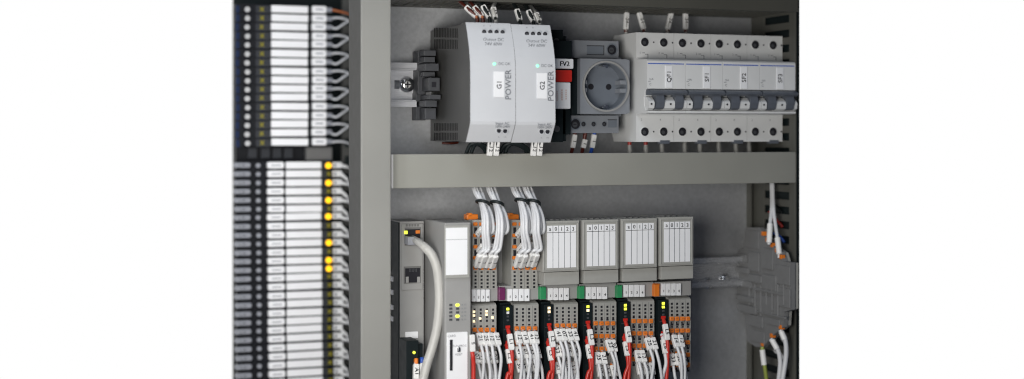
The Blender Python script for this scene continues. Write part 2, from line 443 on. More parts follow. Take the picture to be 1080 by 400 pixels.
b = MB('led_green'); p = P(567, 69.6, -132); b.disc(p[0], p[2], ys(p[2])-.8, 1.5, 'led_green', 2); b.build('indicator_light', t)

# FV2 block
t = thing('circuit_protector', 'black device tagged FV2 with a red band and white plate', 'circuit protector', P(593, 150, -60))
xl = X(583, -78)
b = MB('black_plastic')
b.pbox(582, 31.5, 594, 150, -66, -8); b.pbox(583, 38, 597, 149, -62, -10); b.pbox(583, 43, 603, 115, -74, -10); b.pbox(584, 115, 602, 142, -62, -10); b.pbox(603, 62, 611.8, 121.5, -64, -10)
b.pdisc(587, 43.5, -66.6, 3.2, 'dark_plastic'); b.pdisc(587.5, 136, -66.6, 3.2, 'dark_plastic')
b.build('housing', t, .6)
b = MB('paper'); b.pbox(585, 62, 605, 72.6, -84, -74, None, 1); b.ptext('FV2', 595.6, 67.6, -84.4, 7.2, 'ink', 0, .2); b.build('name_tag', t)
b = MB('red'); b.pbox(585, 74, 603.5, 86.5, -83, -74, None, 1); b.build('red_band', t)
b = MB('paper'); b.pbox(586, 87, 602, 115, -83, -74, None, 1.2)
for i in range(5):
    b.ptext('4', 587.5, 97+i*2.2, -83.3, 2.6, 'ink_orange'); b.ptext('31', 592.5, 95.5+i*2.4, -83.3, 2.8, 'ink_orange'); b.ptext('0', 597, 95.5+i*2.2, -83.3, 2.6, 'ink_orange')
b.build('rating_plate', t)

# socket outlet
t = thing('socket_outlet', 'grey round-faced earthed socket module on the rail beside the breakers', 'socket', P(630, 140, -60))
b = MB('socket_grey')
b.pbox(600.5, 43, 652.5, 61.5, -55, -8); b.pbox(600.5, 122, 652.5, 140.5, -55, -8)
b.pbox(606, 60, 655, 123, -46, -8, 'socket_grey')
# slanted label recess
b.pbox(619, 48, 637, 58, -55.4, -55, 'socket_inner'); b.pbox(619, 48, 636.5, 48.8, -55.8, -55, 'dark_plastic'); b.pbox(619, 57.4, 637, 58.2, -55.8, -55, 'dark_plastic'); b.pbox(636.4, 48, 637.2, 58.2, -55.8, -55, 'dark_plastic')
b.hole(645.3, 52.5, -55.3, 5.2, 'socket_inner'); b.hole(606.8, 131, -55.3, 5.2, 'socket_inner')
for hx in (615.3, 626, 637.3): b.hole(hx, 131, -55.3, 2.3, 'socket_inner')
b.pbox(641, 126, 650.5, 134.5, -55.4, -55, 'socket_inner'); b.pbox(641, 126, 650.5, 126.8, -55.8, -55, 'dark_plastic')
b.build('housing', t, .6)
YS = -72
x0, x1 = X(612, YS), X(664, YS); zt, zb = Z(638, 62.2, YS), Z(638, 120.3, YS)
c = P(638.8, 91.2, YS); R0 = 25.3
b = MB('socket_grey'); n = 64; vs = []; fs = []
for i in range(n):
    a = 2*math.pi*i/n; cx, cz = math.cos(a), math.sin(a)
    k = min(((x1-c[0]) if cx > 0 else (c[0]-x0))/max(abs(cx), 1e-6), ((zt-c[2]) if cz > 0 else (c[2]-zb))/max(abs(cz), 1e-6))
    vs += [(c[0]+R0*cx, YS, c[2]+R0*cz), (c[0]+max(k, R0)*cx, YS, c[2]+max(k, R0)*cz), (c[0]+max(k, R0)*cx, YS+24, c[2]+max(k, R0)*cz)]
for i in range(n):
    j = (i+1) % n
    for k in range(2): fs.append((i*3+k, i*3+k+1, j*3+k+1, j*3+k))
b.add(vs, fs); b.build('face_plate', t)
b = MB('socket_grey'); b.ring(c[0], c[2], YS-2.2, R0-.9, R0+.9, 3, 'plc_grey', 64); b.ring(c[0], c[2], YS+.2, R0-1.6, R0-.5, 22, 'socket_inner', 64); b.build('rim', t)
b = MB('socket_inner'); b.disc(c[0], c[2], YS+15, R0-1.2, 'socket_inner', 4, 48)
for dx in (-10, 10): b.disc(c[0]+dx, c[2], YS+14.6, 3.1, 'ink', .4)
b.build('contact_well', t)
for sg in (1, -1):
    b = MB('socket_grey'); b.box(c[0]+R0-8, c[0]+R0-1.5, YS+1, YS+15, c[2]+sg*2, c[2]+sg*6.5); b.build('guide_rib', t, .4)
    b = MB('socket_grey'); b.box(c[0]-R0+1.5, c[0]-R0+6, YS+3, YS+15, c[2]+sg*2, c[2]+sg*6); b.build('guide_rib', t, .4)
for sg in (1, -1):
    b = MB('chrome'); b.box(c[0]-2, c[0]+2, YS+3, YS+14, c[2]+sg*(R0-5), c[2]+sg*(R0-3)); b.disc(c[0]+3, c[2]+sg*(R0-4.5), YS+4, 1.9, 'chrome', 3)
    b.build('earth_clip', t, .3)

# breakers
YT, YF = -67, -93
tb = [671, 711, 750, 788, 825.5]; fb = [683.3, 723.6, 763.6, 802, 839]
names = ['QF1', 'SF1', 'SF2', 'SF3']
zT, zTb = Z(671, 34.2, YT), Z(671, 62.8, YT); zF, zFb = Z(683, 63, YF), Z(683, 119, YF); zL, zLb = Z(671, 120.5, YT), Z(671, 149.8, YT)
holesx = [680, 700.4, 720.3, 740, 759.4, 778.4, 797, 815.5]
XB0 = X(671, YT); pw = (X(825.5, YT)-XB0)/8.0
# equal pole width in the real world
for i in range(4):
    xa, xb = XB0+2*pw*i, XB0+2*pw*(i+1)-.35
    t = thing('circuit_breaker', 'white two-pole circuit breaker tagged %s, %s' % (names[i], ['leftmost of the four', 'between the QF1 and SF2 breakers', 'between the SF1 and SF3 breakers', 'last one at the right edge'][i]), 'circuit breaker', (xa, -40, zLb), 'row of white circuit breakers')
    b = MB('breaker_white')
    sl = 2.2
    prof = [(YT, zT), (YT, zTb+sl), (YT-1.5, zTb), (YF+2, zF+.6), (YF, zF-1), (YF, Z(683, 93.5, YF)), (YF+5, Z(683, 95, YF)), (YF+8, Z(683, 101, YF)), (YF+7, Z(683, 112, YF)), (YF+3, Z(683, 116.5, YF)), (YF-1, Z(683, 117, YF)), (YF-1, zFb), (YF+3, zFb-.8), (YT-1, zL), (YT, zL-2), (YT, zLb), (-12, zLb), (-4, zLb+12), (-4, zT-10), (-12, zT)]
    b.prof(prof, xa, xb)
    for k in range(2):
        hx = xa+pw*(k+.5)
        for zc, s_ in ((Z(680, 44.5, YT), 0), (Z(680, 139, YT), 0)):
            b.ring(hx-pw*.05, zc, YT-.5, 4.5, 5.1, .6, 'breaker_white', 24); b.disc(hx-pw*.05, zc, YT-.3, 4.6, 'ink', .4, 24); b.disc(hx-pw*.05-.7, zc-.7, YT-.38, 2.0, 'dark_plastic', .3, 12)
            b.disc(hx+pw*.42, zc, YT-.2, .9, 'ink', .3, 10)
        zs = Z(680, 56, YT)
        b.box(hx-4, hx-1, YT-.2, YT, zs-.2, zs+.4, 'ink_grey'); b.box(hx-1, hx+2.5, YT-.2, YT, zs-1.6, zs-1, 'ink_grey'); b.box(hx+2.2, hx+2.8, YT-.2, YT, zs-5, zs-1, 'ink_grey')
        b.text(str(k*2+1), hx-6.5, zs, YT-.2, 3.2, 'ink_grey'); b.text(str(k*2+2), hx-5, Z(680, 126.5, YT), YT-.2, 3.2, 'ink_grey')
    zl = Z(683, 67, YF)
    b.box(xa+.8, xb-1.5, YF-.25, YF, zl-.5, zl+.5, 'ink_blue')
    b.box(xa+1.2, xa+4, YF-.2, YF, Z(683, 86, YF), Z(683, 86, YF)+.5, 'ink_grey'); b.text('C', xa+3.5, Z(683, 89, YF), YF-.2, 3.4, 'ink_grey'); b.text('16A', xa+4.5, Z(683, 83.5, YF), YF-.2, 3, 'ink_grey')
    # barrel guards
    for k in range(2):
        hx = xa+pw*k
        zz0, zz1 = Z(683, 116, YF), Z(683, 101.5, YF)
        pp = [(YF+8, zz1), (YF+2, zz1-1), (YF-3, zz1-5), (YF-4, (zz0+zz1)/2), (YF-3, zz0+2), (YF+1, zz0), (YF+8, zz0)]
        b.prof(pp, hx+(.4 if k == 0 else -.2), hx+pw*(.30 if k == 0 else .36)); b.prof(pp, hx+pw*.80, hx+pw-.2)
        b.disc(hx+pw*.13, (zz0+zz1)/2-1, YF-4.4, 1.0, 'ink', .6, 10)
    b.build('body', t, .5)
    b = MB('breaker_grey')
    zz0, zz1 = Z(683, 100.3, YF), Z(683, 94.5, YF)
    pp = [(YF+6, zz1), (YF-3, zz1), (YF-7, zz1-2), (YF-8, zz0+2), (YF-5, zz0), (YF+6, zz0)]
    b.prof(pp, xa+1.2, xb-1)
    for k in range(2):
        hx = xa+pw*k; za_ = Z(683, 115.5, YF)
        b.prof([(YF+7, zz0), (YF-4.5, zz0+.3), (YF-5.6, (zz0+za_)/2), (YF-4, za_+1.5), (YF-1, za_), (YF+7, za_)], hx+pw*.38, hx+pw*.78)
    b.build('toggle_handle', t, .6)
    tx = xa+2*pw*.56
    b = MB('paper'); b.box(tx-4, tx+4, YF-.7, YF, Z(683, 92.5, YF), Z(683, 69, YF)); b.text(names[i], tx+.2, Z(683, 80.5, YF), YF-.9, 7.0, 'ink', math.pi/2, .1); b.build('name_tag', t)
    b = MB('breaker_grey'); b.box(xa+pw*1.25, xa+pw*1.75, YT-1.2, YT+6, zLb-2.2, zLb+1.6); b.build('rail_latch', t, .4)

# wires above and below the upper row
def up_wire(pts, r, m, lab, slv, sm2=None, tx='12'):
    wire(pts, r, m, lab, 'wires over the upper row', [(slv[0], slv[1], 2.6, 'sleeve_white', tx)]+([sm2] if sm2 else []))
Yw = -100
for i, (a, b_, c_, m_, ex) in enumerate((((480, -3), (491, 7), (502.5, 18), 'wire_brown', 1), ((490, -3), (500, 7), (508.7, 18), 'wire_brown', 1), ((503, -4), (509, 6), (516, 19), 'wire_black', 0), ((526, -2), (520, 8), (522.5, 19.5), 'wire_grey', 0),
        ((538, -2), (545, 10), (548.5, 22), 'wire_black', 0), ((552, 2), (557, 11), (562.5, 23), 'wire_black', 0), ((558, 4), (565, 14), (569, 23), 'wire_grey', 0))):
    colr = {'wire_brown': 'dark red', 'wire_black': 'black', 'wire_grey': 'grey'}[m_]
    up_wire([(a[0], a[1], -60), (b_[0], b_[1], Yw+6), (c_[0], c_[1], Yw), (c_[0]+.5, c_[1]+8, Yw)], 1.9, m_, '%s wire with white marker atop %s, %s from the left' % (colr, 'the G1 supply' if i < 4 else 'the G2 supply', ORD[i if i < 4 else i-4]), ((b_[0], b_[1], Yw+5), (c_[0], c_[1], Yw)), ((c_[0]-.4, c_[1]-1.5, Yw-2.6), (c_[0]+.3, c_[1]+1.2, Yw-2.2), 1.3, 'ink_orange' if ex else 'wire_black', None))
for i, (px, qx) in enumerate(((661, 660), (674, 679), (708, 704), (723, 723))):
    up_wire([(px-(1 if i < 2 else -2), 5, -20), (px, 14, -25), (qx, 28, -28), (qx+.5, 36, -28)], 1.9, 'wire_grey', 'white sleeved wire dropping behind the breaker row, %s from the left' % ORD[i], ((px, 13.5, -25), (qx, 31, -28)), ((qx, 31, -28), (qx+.2, 34, -28), 2.1, 'wire_brown', None), '24')
# below the supplies
for i, (px, ct) in enumerate(((516.5, 'G1'), (523.3, 'G1'), (562.5, 'G2'), (569, 'G2'))):
    wire([(px+2, 147, -100), (px, 151, -102), (px-.3, 161, -100), (px-1, 163.2, -93), (px-2, 163, -82), (px-3, 168, -70)], 1.5, 'wire_black', 'black wire with white marker sleeve under the %s supply, %s one' % (ct, 'left' if i % 2 == 0 else 'right'), 'wires under the power supplies', [((px+1, 149.5, -101), (px-.4, 164.5, -101), 2.7, 'sleeve_white', '12')])
for i, (a, c_, e) in enumerate(((528, 545, 556), (533, 550, 559), (492, 505, 513), (497, 509, 517))):
    wire([(a-2, 168, -80), (a+2, 156, -86), ((a+c_)/2, 151.5, -90), (c_, 152.5, -90), (e-2, 158, -86), (e, 168, -80)], 2.0, 'wire_black', 'black wire looping beneath %s, %s loop' % ('the G1 supply' if i > 1 else 'the gap between both supplies', 'outer' if i % 2 == 0 else 'inner'), 'wires under the power supplies')
b = MB('wire_red'); b.tube(spline([P(466, 151, -20), P(475, 151.3, -22), P(483, 150.5, -20)]), 1.2, 'wire_brown'); tag(b.build('wire'), 'dark red wire peeping out under the vented side of the G1 supply', 'wire')
for i, (px, dx, m_, cn) in enumerate(((606, -2, 'wire_brown', 'brown'), (617, -2, 'wire_brown', 'reddish brown'), (626.5, -2, 'wire_blue', 'blue'))):
    wire([(px+1, 139, -40), (px, 143, -40), (px+dx, 156, -38), (px+dx-3, 168, -30)], 2.0, m_, '%s wire with white marker leaving the bottom of the socket' % cn, 'wires under the socket', [((px+.3, (142 if i != 1 else 147), -40.5), (px+dx, 156, -39), 2.5, 'sleeve_white', '1')])
for i, px in enumerate((664, 681, 698, 722, 738, 758, 776, 790)):
    m_ = 'wire_red' if i < 2 else 'wire_grey'
    b = MB(m_); b.tube([P(px, 149, -30), P(px, 157, -30), P(px+1, 166, -30)], 2.2, m_)
    b.tube([P(px, 153, -30.3), P(px+.6, 162, -30.3)], 2.6, 'wire_grey')
    tag(b.build('wire'), '%s wire end below the circuit breakers, %s from the left' % ('red' if i < 2 else 'grey', ORD[i]), 'wire', 'wires below the circuit breakers')

# ================================================================== LOWER ROW
# bus coupler with network ports
t = thing('bus_coupler', 'grey network module with two sockets and a white cable plugged in', 'control module', P(434, 400, -40))
YC = -50
b = MB('plc_grey'); b.pbox(422, 233.5, 447, 430, YC, -6)
b.pbox(423.5, 236, 446, 306, YC-1.2, YC); b.build('housing', t, .5)
b = MB('black_plastic'); xx = X(422, YC); b.box(xx-1.2, xx-.1, YC+2, -6, Z(422, 430, YC), Z(422, 235, YC)); b.build('dark_side_sheet', t, .3)  # thin black sheet laid on the left flank to make it dark
b = MB('plc_dark'); b.pbox(427, 240, 444, 259, YC-1.8, YC-1); b.pbox(426, 281, 444, 299, YC-1.8, YC-1); b.build('port_frame', t)
for (y0, y1) in ((242, 258), (283, 298)):
    b = MB('ink'); b.pbox(427.5, y0, 443, y1, YC-2.4, YC-1.7)
    if y0 > 260:
        b.pbox(428, 292, 431, 298.3, YC-2.6, YC-2.3, 'plc_grey'); b.pbox(440, 292, 443, 298.3, YC-2.6, YC-2.3, 'plc_grey')
        for k in range(6): b.pbox(431.5+k*1.5, 283.5, 432.2+k*1.5, 287, YC-2.7, YC-2.3, 'dark_plastic')
    b.build('network_port', t)
b = MB('led_yellow'); b.pbox(426.6, 243.5, 429.8, 247, YC-3, YC-2.3); b.build('indicator_light', t)
b = MB('orange'); b.pbox(438.5, 243, 443, 246.5, YC-3, YC-2.3); b.build('indicator_light', t)
b = MB('paper'); b.pbox(427.5, 350, 441, 357.3, YC-.8, YC, None, .6); b.build('label_plate', t)
b = MB('black_plastic'); b.pbox(428.5, 359.5, 441.5, 430, -76, -50); b.pbox(430, 363, 446, 430, -70, -50); b.build('power_connector', t, .5)
b = MB('led_yellow'); b.pdisc(436.8, 372, -76.8, 1.4, 'led_yellow', 1); b.build('indicator_light', t)
b = MB('plc_dark')
for k in range(5): b.pbox(428+k*3, 236.5, 430+k*3, 239, YC-1.5, YC-1)
b.build('vent_mark', t)
wire([(438.8, 379, -78), (438.5, 384, -80), (438.5, 396, -82), (440, 412, -80)], 2, 'wire_white', 'white marked wire in the red slot of the small black connector at bottom left', 'wires of the small black connector', [((438.8, 384, -80), (438.5, 400, -83), 2.8, 'sleeve_white', 'A1'), ((438.9, 378, -79), (438.8, 384, -80), 2.2, 'orange', None)])
wire([(446, 379, -74), (445, 384, -76), (446, 396, -80), (449, 412, -80)], 2, 'wire_white', 'white marked wire in the blue slot of the small black connector at bottom left', 'wires of the small black connector', [((444.8, 384, -77), (446, 400, -80), 2.8, 'sleeve_white', 'A2'), ((445, 377, -75), (445, 383, -76), 2.2, 'wire_blue', None)])
# network cable
t = thing('network_cable', 'thick off-white network cable plugged into the upper port and hanging down', 'cable', P(437, 255, -60))
b = MB('white_plastic'); b.tube(spline([P(435.5, 252, -54), P(440, 254.5, -72), P(446, 259, -86), P(451, 263.5, -92)]), [3.4]*7+[3.9]*6+[4.3]*6, 'cable_grey', 10)
b.pbox(430.5, 250, 439, 258.5, -66, -52, 'relay_grey'); b.build('plug', t, .3)
b = MB('wire_grey'); b.tube(spline([P(450, 262.5, -91), P(456, 270, -95), P(461, 284, -97), P(463, 303, -97), P(463.2, 322, -98), P(461, 345, -98), P(456, 366, -98), P(450, 385, -98), P(444, 410, -98)], 8), 4.5, 'cable_grey', 14); b.build('sheath', t)

# controller
t = thing('controller_module', 'deep grey controller with white label panel and a memory card slot', 'control module', P(480, 400, -60))
YK = -108
b = MB('plc_grey'); b.pbox(469, 235, 496.5, 430, YK, -40)
x0 = X(469, YK); b.build('housing', t, .7)
b = MB('plc_dark')
for k in range(7):
    y = -52-k*8; zt = Z(482, 235, YK); b.box(x0+1, X(496, YK)-1, y-2.2, y+2.2, zt-.2, zt+.6)
b.build('vent_slots', t)
b = MB('terminal_grey'); b.pbox(469, 237.5, 495.5, 293.5, YK-2.2, YK); b.build('label_frame', t, .5)
b = MB('paper'); b.pbox(470.3, 240.3, 493, 290, YK-2.8, YK-2); b.pbox(470.3, 252.5, 493, 253, YK-3, YK-2.7, 'relay_grey'); b.build('label_sheet', t)
b = MB('dark_plastic')
for k in range(5):
    for px in (475.5, 482.7):
        if px > 480 and k in (0, 3): continue
        b.pbox(px-1.6, 320.7+k*3.9, px+1.6, 322.9+k*3.9, YK-.6, YK)
for k in range(5): b.ptext('UL FS', 489, 321.6+k*3.9, YK-.3, 2.5, 'ink_grey')
b.build('indicator_row', t)
for k in (0, 3):
    b = MB('led_yellow'); b.pbox(480.7, 320.5+k*3.9, 484.8, 323.4+k*3.9, YK-.9, YK, None, .8); b.build('indicator_light', t)
b = MB('paper'); b.pbox(471.3, 350.5, 493.5, 430, YK-1, YK, None, 1); b.ptext('CARD', 476.5, 354.5, YK-1.3, 3.4, 'ink_grey'); b.ptext('RUN/PROG', 485, 365, YK-1.3, 3, 'ink_grey'); b.ptext('RESET', 484, 374, YK-1.3, 3, 'ink_grey'); b.build('card_panel', t)
b = MB('ink'); b.pbox(474.6, 358.5, 477.4, 391, YK-1.6, YK-.8); b.build('card_slot', t)
b = MB('dark_plastic'); b.pbox(482.7, 367, 486, 371.5, YK-1.8, YK-.8, None, .6); b.pbox(483.8, 366, 484.9, 370, YK-4, YK-1.7, 'chrome'); b.build('mode_switch', t)

# I/O modules ---------------------------------------------------------------
YBASE, YCON, YCOV = -58, -86, -104
mods = [  # base l,r ; tab colour & x ; tags x0,x1, ytag ; black l,r ; grey l,r ; top of grey ; orange rows ; cover l,r,top
    dict(b=(497, 526), tab=None, tg=(497.5, 517, 305.5), blk=None, gr=(497.5, 523.5, 321), oy=[348], cov=None, conn=(498.5, 524)),
    dict(b=(526, 569), tab=('purple_tab', 526.5, 533, 304.3), tg=(535, 559, 305), blk=(527.5, 541, 320), gr=(542, 568, 320.5), oy=[346.5, 361], cov=None, conn=(539.5, 567)),
    dict(b=(569, 610.5), tab=('green_tab', 569.5, 576, 303.5), tg=(578, 600.5, 304), blk=(571, 583, 319), gr=(584.5, 609.5, 319.5), oy=[343.5], cov=(572.5, 611, 233), conn=None),
    dict(b=(610.5, 651), tab=('green_tab', 610.5, 616.5, 302.7), tg=(618, 641, 302.8), blk=(612, 624.5, 317.5), gr=(625.5, 650, 318), oy=[341.2, 354.6, 368], cov=(614.5, 652.5, 231.8), conn=None),
    dict(b=(651, 690.5), tab=('green_tab', 650.6, 656.3, 301.8), tg=(657.5, 680.5, 300.5), blk=(651.5, 664.5, 316), gr=(665.5, 690, 316.5), oy=[338.8, 351.8, 364.8, 379], cov=(655.5, 693, 230.6), conn=None),
    dict(b=(690.5, 730), tab=('orange', 690, 695.6, 300.3), tg=(697.3, 718.8, 299), blk=(691.5, 704.5, 314), gr=(706, 728.5, 314.8), oy=[336.3, 348.8, 361.3, 374.3, 385], cov=(695.8, 731.3, 229), conn=None)]
desc = ['with wires in its top plug, directly right of the controller', 'with wires in its top plug and a purple tab', 'with label cover, beside the wired module', 'with label cover, second of the four covered modules', 'with label cover, third of the four covered modules', 'with label cover and orange tab, last in the row']
for i, d in enumerate(mods):
    l, r = d['b']
    t = thing('terminal_module', 'grey input and output module %s' % desc[i], 'terminal module', P((l+r)/2, 400, -50), 'row of input and output modules')
    b = MB('plc_grey')
    b.pbox(l, 236+(0-i)*.9+1, r, (430 if i < 5 else 382), YBASE, -8)
    b.pbox(l+.6, 302-i*1.0, r-1, 318-i*1.1, YBASE-27, YBASE)
    b.build('base', t, .5)
    # marker tags
    x0, x1, ty = d['tg']
    b = MB('paper'); n = 4; wd = (x1-x0)/n
    for k in range(n):
        b.pbox(x0+k*wd+.4, ty, x0+(k+1)*wd-.4, ty+12.8, YBASE-30, YBASE-27, None, .5)
        b.ptext(str((k+1)), x0+(k+.5)*wd, ty+8.2, YBASE-30.3, 3.8, 'ink', 0, .12)
    b.build('marker_strip', t)
    if d['tab']:
        c_, a, e, ty = d['tab']; b = MB(c_); b.pbox(a, ty, e, ty+12.5, YBASE-32, YBASE-26)
        for k in range(3): b.pbox(a+.4+k*2.2, ty-1, a+1.7+k*2.2, ty+.5, YBASE-31, YBASE-26)
        b.build('colour_tab', t, .4)
    # lower grey connector
    a, e, ty = d['gr']; g = MB('terminal_grey'); n = 4; wd = (e-a)/n
    bot = 430 if i < 5 else 388
    zt = Z((a+e)/2, ty, YCON); zt2 = Z((a+e)/2, ty-3, YCON); zb = Z((a+e)/2, bot, YCON)
    g.prof([(YCON, zt-1.5), (YCON+2, zt), (YCON+14, zt2), (YBASE-1, zt2), (YBASE-1, zb), (YCON, zb)], X(a, YCON), X(e, YCON))
    for k in range(n):
        cx = a+(k+.5)*wd
        for q in range(4): g.pbox(cx-1.2, ty+4.6+q*3.9, cx+.9, ty+6.9+q*3.9, YCON-.3, YCON, 'ink')
        if k: g.pbox(a+k*wd-.15, ty+2, a+k*wd+.15, bot-1, YCON-.2, YCON, 'plc_dark')
        oys = d['oy']
        for q, oy in enumerate(oys):
            g.pbox(cx-1.5, oy+2.8, cx+1.5, oy+7.3, YCON-.3, YCON, 'ink'); g.pbox(cx-1.3, oy-4.7, cx+1.1, oy-3, YCON-.3, YCON, 'ink')
            g.pbox(cx+.2, oy+2.2, cx+1.8, oy+5, YCON-.9, YCON-.2, 'plc_dark')
    gc = g.build('terminal_connector', t, .3)
    for q, oy in enumerate(d['oy']):
        for k in range(n):
            cx = a+(k+.5)*wd; g = MB('orange'); g.pbox(cx-2.0, oy-2.1, cx+2.2, oy+2.2, YCON-2.2, YCON-.1, None, .6); g.pbox(cx-1, oy-.4, cx+1, oy+.3, YCON-2.5, YCON-2, 'ink_orange'); g.build('release_button', gc)
    if i == 0:
        for (px, py, m_) in ((500, 329, 'led_warm'), (500, 333, 'led_warm'), (500, 339, 'led_warm'), (506.5, 336, 'led_warm'), (513.3, 328.5, 'led_warm'), (513.3, 332, 'led_warm'), (519.5, 335, 'led_warm')):
            b = MB(m_); b.pbox(px-1, py-1.2, px+1.1, py+1.2, YCON-.8, YCON); b.build('indicator_light', t)
    if i == 5:
        b = MB('orange'); b.pbox(711, 386.5, 727, 389.5, YCON+4, YCON+12, None, .5); b.build('lower_latch', t)
    # black supply connector
    if d['blk']:
        a, e, ty = d['blk']; g = MB('black_plastic')
        zt = Z(a, ty, YCON); zb = Z(a, 430, YCON)
        g.pbox(a, ty-.5, e-3, 430, YCON+6, YBASE-1); g.pbox(a+3, ty+2.5, e, 430, YCON-3, YBASE-1)
        for q in range(4): g.pbox(a+7, ty+5+q*4, a+9.4, ty+7+q*4, YCON-3.5, YCON-3, 'dark_plastic')
        g.pbox(a+4, 349-i*2.0, e-.6, 349.6-i*2.0, YCON-3.3, YCON-3, 'dark_plastic'); g.pbox(a+4, 366-i*2.0, e-.6, 366.6-i*2.0, YCON-3.3, YCON-3, 'dark_plastic')
        sc = g.build('supply_connector', t, .5)
        cols = ('led_yellow', 'white_plastic') if i == 1 else (('led_warm', 'led_warm') if i == 2 else (('led_yellow', 'led_warm') if i == 3 else ('led_yellow', 'led_yellow')))
        for q in range(2):
            g = MB(cols[q]); g.pbox(a+6.9, ty+4.8+q*3.9, a+9.6, ty+7.4+q*3.9, YCON-3.9, YCON-3.2); g.build('indicator_light', sc)
        for q in (0, 1):
            g = MB('red'); yy = [0, 345, 342.5, 340, 337.5, 335][i]+q*16; g.pbox(a+6, yy-1.5, a+10.5, yy+1.5, YCON-3.8, YCON-3); g.build('release_button', sc)
    # cover with label
    if d['cov']:
        a, e, ty = d['cov']; h1 = 53.5-(i-2)*.7; h2 = 67.5-(i-2)*.7
        g = MB('terminal_grey'); g.pbox(a, ty, e, ty+h1, YCOV, YBASE-1); g.pbox(a+1.2, ty+h1+.4, e-.2, ty+h2, YCOV+4, YBASE-1)
        g.pbox(a+1.3, ty+2, e-1.3, ty+3, YCOV-.8, YCOV); g.pbox(a+1.3, ty+h1-2.4, e-1.3, ty+h1-1.4, YCOV-.8, YCOV)
        g.pbox(a+.8, ty+2, a+1.8, ty+h1-1.4, YCOV-.8, YCOV); g.pbox(e-2, ty+2, e-1, ty+h1-1.4, YCOV-.8, YCOV)
        cv = g.build('cover', t, .6)
        gd = MB('plc_dark')
        for k in range(6): gd.pbox(a+2+k*6, ty-1.6, a+5+k*6, ty+.5, YCOV+6, YCOV+22)
        gd.build('vent_slots', t)
        g = MB('paper'); lx, rx = a+4.6, e-3.4; ly, ry = ty+5, ty+h1-4
        g.pbox(lx, ly, rx, ry, YCOV-.6, YCOV)
        cw = (rx-lx)/5; g.pbox(lx, ly+7, rx, ly+7.45, YCOV-.8, YCOV-.5, 'ink')
        for k in range(5):
            g.ptext('a0123'[k], lx+(k+.5)*cw, ly+3.8, YCOV-.85, 5.8, 'ink', 0, .08)
            if k: g.pbox(lx+k*cw-.22, ly, lx+k*cw+.22, ry, YCOV-.8, YCOV-.5, 'ink_grey')
        g.build('label_sheet', cv)
    else:
        a, e = d['conn']; n = 4; wd = (e-a)/n
        g = MB('terminal_grey')
        g.pbox(a, 232, e, 305, YCON, YBASE-1); 
        for k in range(n):
            cx = a+(k+.5)*wd
            for q in range(4): g.pbox(cx-1.2, 290.3+q*3.8, cx+1, 292.5+q*3.8, YCON-.3, YCON, 'ink')
            g.pbox(cx-1.2, 286.3, cx+1, 288, YCON-.3, YCON, 'ink')
            for q in range(4): g.pbox(cx-1.5, 240+q*12, cx+1.5, 246+q*12, YCON-.3, YCON, 'ink')
            if k: g.pbox(a+k*wd-.15, 233, a+k*wd+.15, 304, YCON-.2, YCON, 'plc_dark')
        uc = g.build('upper_connector', t, .4)
        for q, oy in enumerate((236.5, 248.5, 260.5, 272.0, 283)):
            for k in range(n):
                cx = a+(k+.5)*wd; g = MB('orange'); g.pbox(cx-2.1, oy-1.8, cx+2.1, oy+1.8, YCON-2.2, YCON-.1, None, .6); g.build('release_button', uc)
        g = MB('orange'); ox = 492.5 if i == 0 else 535.5
        g.pbox(ox, 226.2, ox+12, 232, YCON+12, YCON+22, None, 1); g.pbox(ox+2, 224.8, ox+6, 228, YCON+12, YCON+20, None, 1); g.build('top_latch', t)

# upper bundles of white wires
bund = [((503, 523.5), [(501.5, 284), (506, 284.5), (504, 268), (503, 250)], (509, 213), 'first'),
        ((514, 530), [(512.5, 284.5), (517.5, 285), (515, 268), (514.5, 252)], (524, 214), 'second'),
        ((545, 563), [(543.5, 284), (549, 284.5), (546.5, 267), (545, 251)], (550, 211.5), 'third'),
        ((556, 568), [(556, 283), (561, 283.5), (557.5, 266), (557, 250)], (562.5, 212.5), 'fourth')]
for bi, (_, ends, tie, nm) in enumerate(bund):
    tx, ty = tie
    k = 0
    for (ex, ey) in ends:
        for h in range(2 if k < 2 else 1):
            off = (-3.6+k*2.4+h*1.2)
            dep = [-103, -104, -99, -98][k]-h*3
            bx = ex+8.5-k*1.2+h*2.6 if k < 2 else ex+6.5+h
            pts = [(tx-9+off*.9, 190, -66-h*3-k), (tx-4.5+off, 203, -84-h*3), (tx+off*.8, ty, -93-(k % 2)*3-h*4), (tx+5+off*1.3, 228, dep-6), (tx+5.5+off*1.4, 245, dep-8)]
            if k < 2: pts += [(bx, 262, dep-4), (ex+4.2+h, ey-17, dep-1), (ex+1+h*.5, ey-3, -90)]
            else: pts += [(ex+5, ey-6, dep), (ex+1.5, ey-1, -90)]
            e0 = (ex+4.4+h*1.2, ey-15, dep-1.5) if k < 2 else (ex+5.5, ey-9, dep-1.5)
            sl = [(e0, (ex+.6+h, ey-3, -91), 2.6, 'sleeve_white', '%d' % (k*4+h+2)), ((ex+1, ey-4, -90), (ex, ey-.5, -88.5), 1.5, 'chrome', None)]
            wire(pts, 1.75, 'wire_white', 'white wire %s in the %s tied bundle, ending in %s' % (['one', 'two', 'three', 'four', 'five', 'six'][(k*2+h) if k < 2 else k+2], nm, 'the bottom clamp row' if k < 2 else 'an upper clamp row'), 'white wires tied in bundles above the modules', sl)
        k += 1
    b = MB('wire_black'); c_ = P(tx-.2, ty+.5, -96.5)
    rx, ry = 5.4, 7.4; pts = [(c_[0]+rx*math.cos(a), c_[1]+ry*math.sin(a), c_[2]-1.6*math.cos(a)-1.2*math.sin(a)) for a in [2*math.pi*q/20 for q in range(21)]]
    b.tube(pts, 1.55, 'wire_black', 6, False); b.box(c_[0]+rx-1.5, c_[0]+rx+1.2, c_[1]-4, c_[1], c_[2]-4.0, c_[2])
    tag(b.build('cable_tie'), 'black cable tie round the %s white wire bundle from the left' % nm, 'cable tie', 'black cable ties')

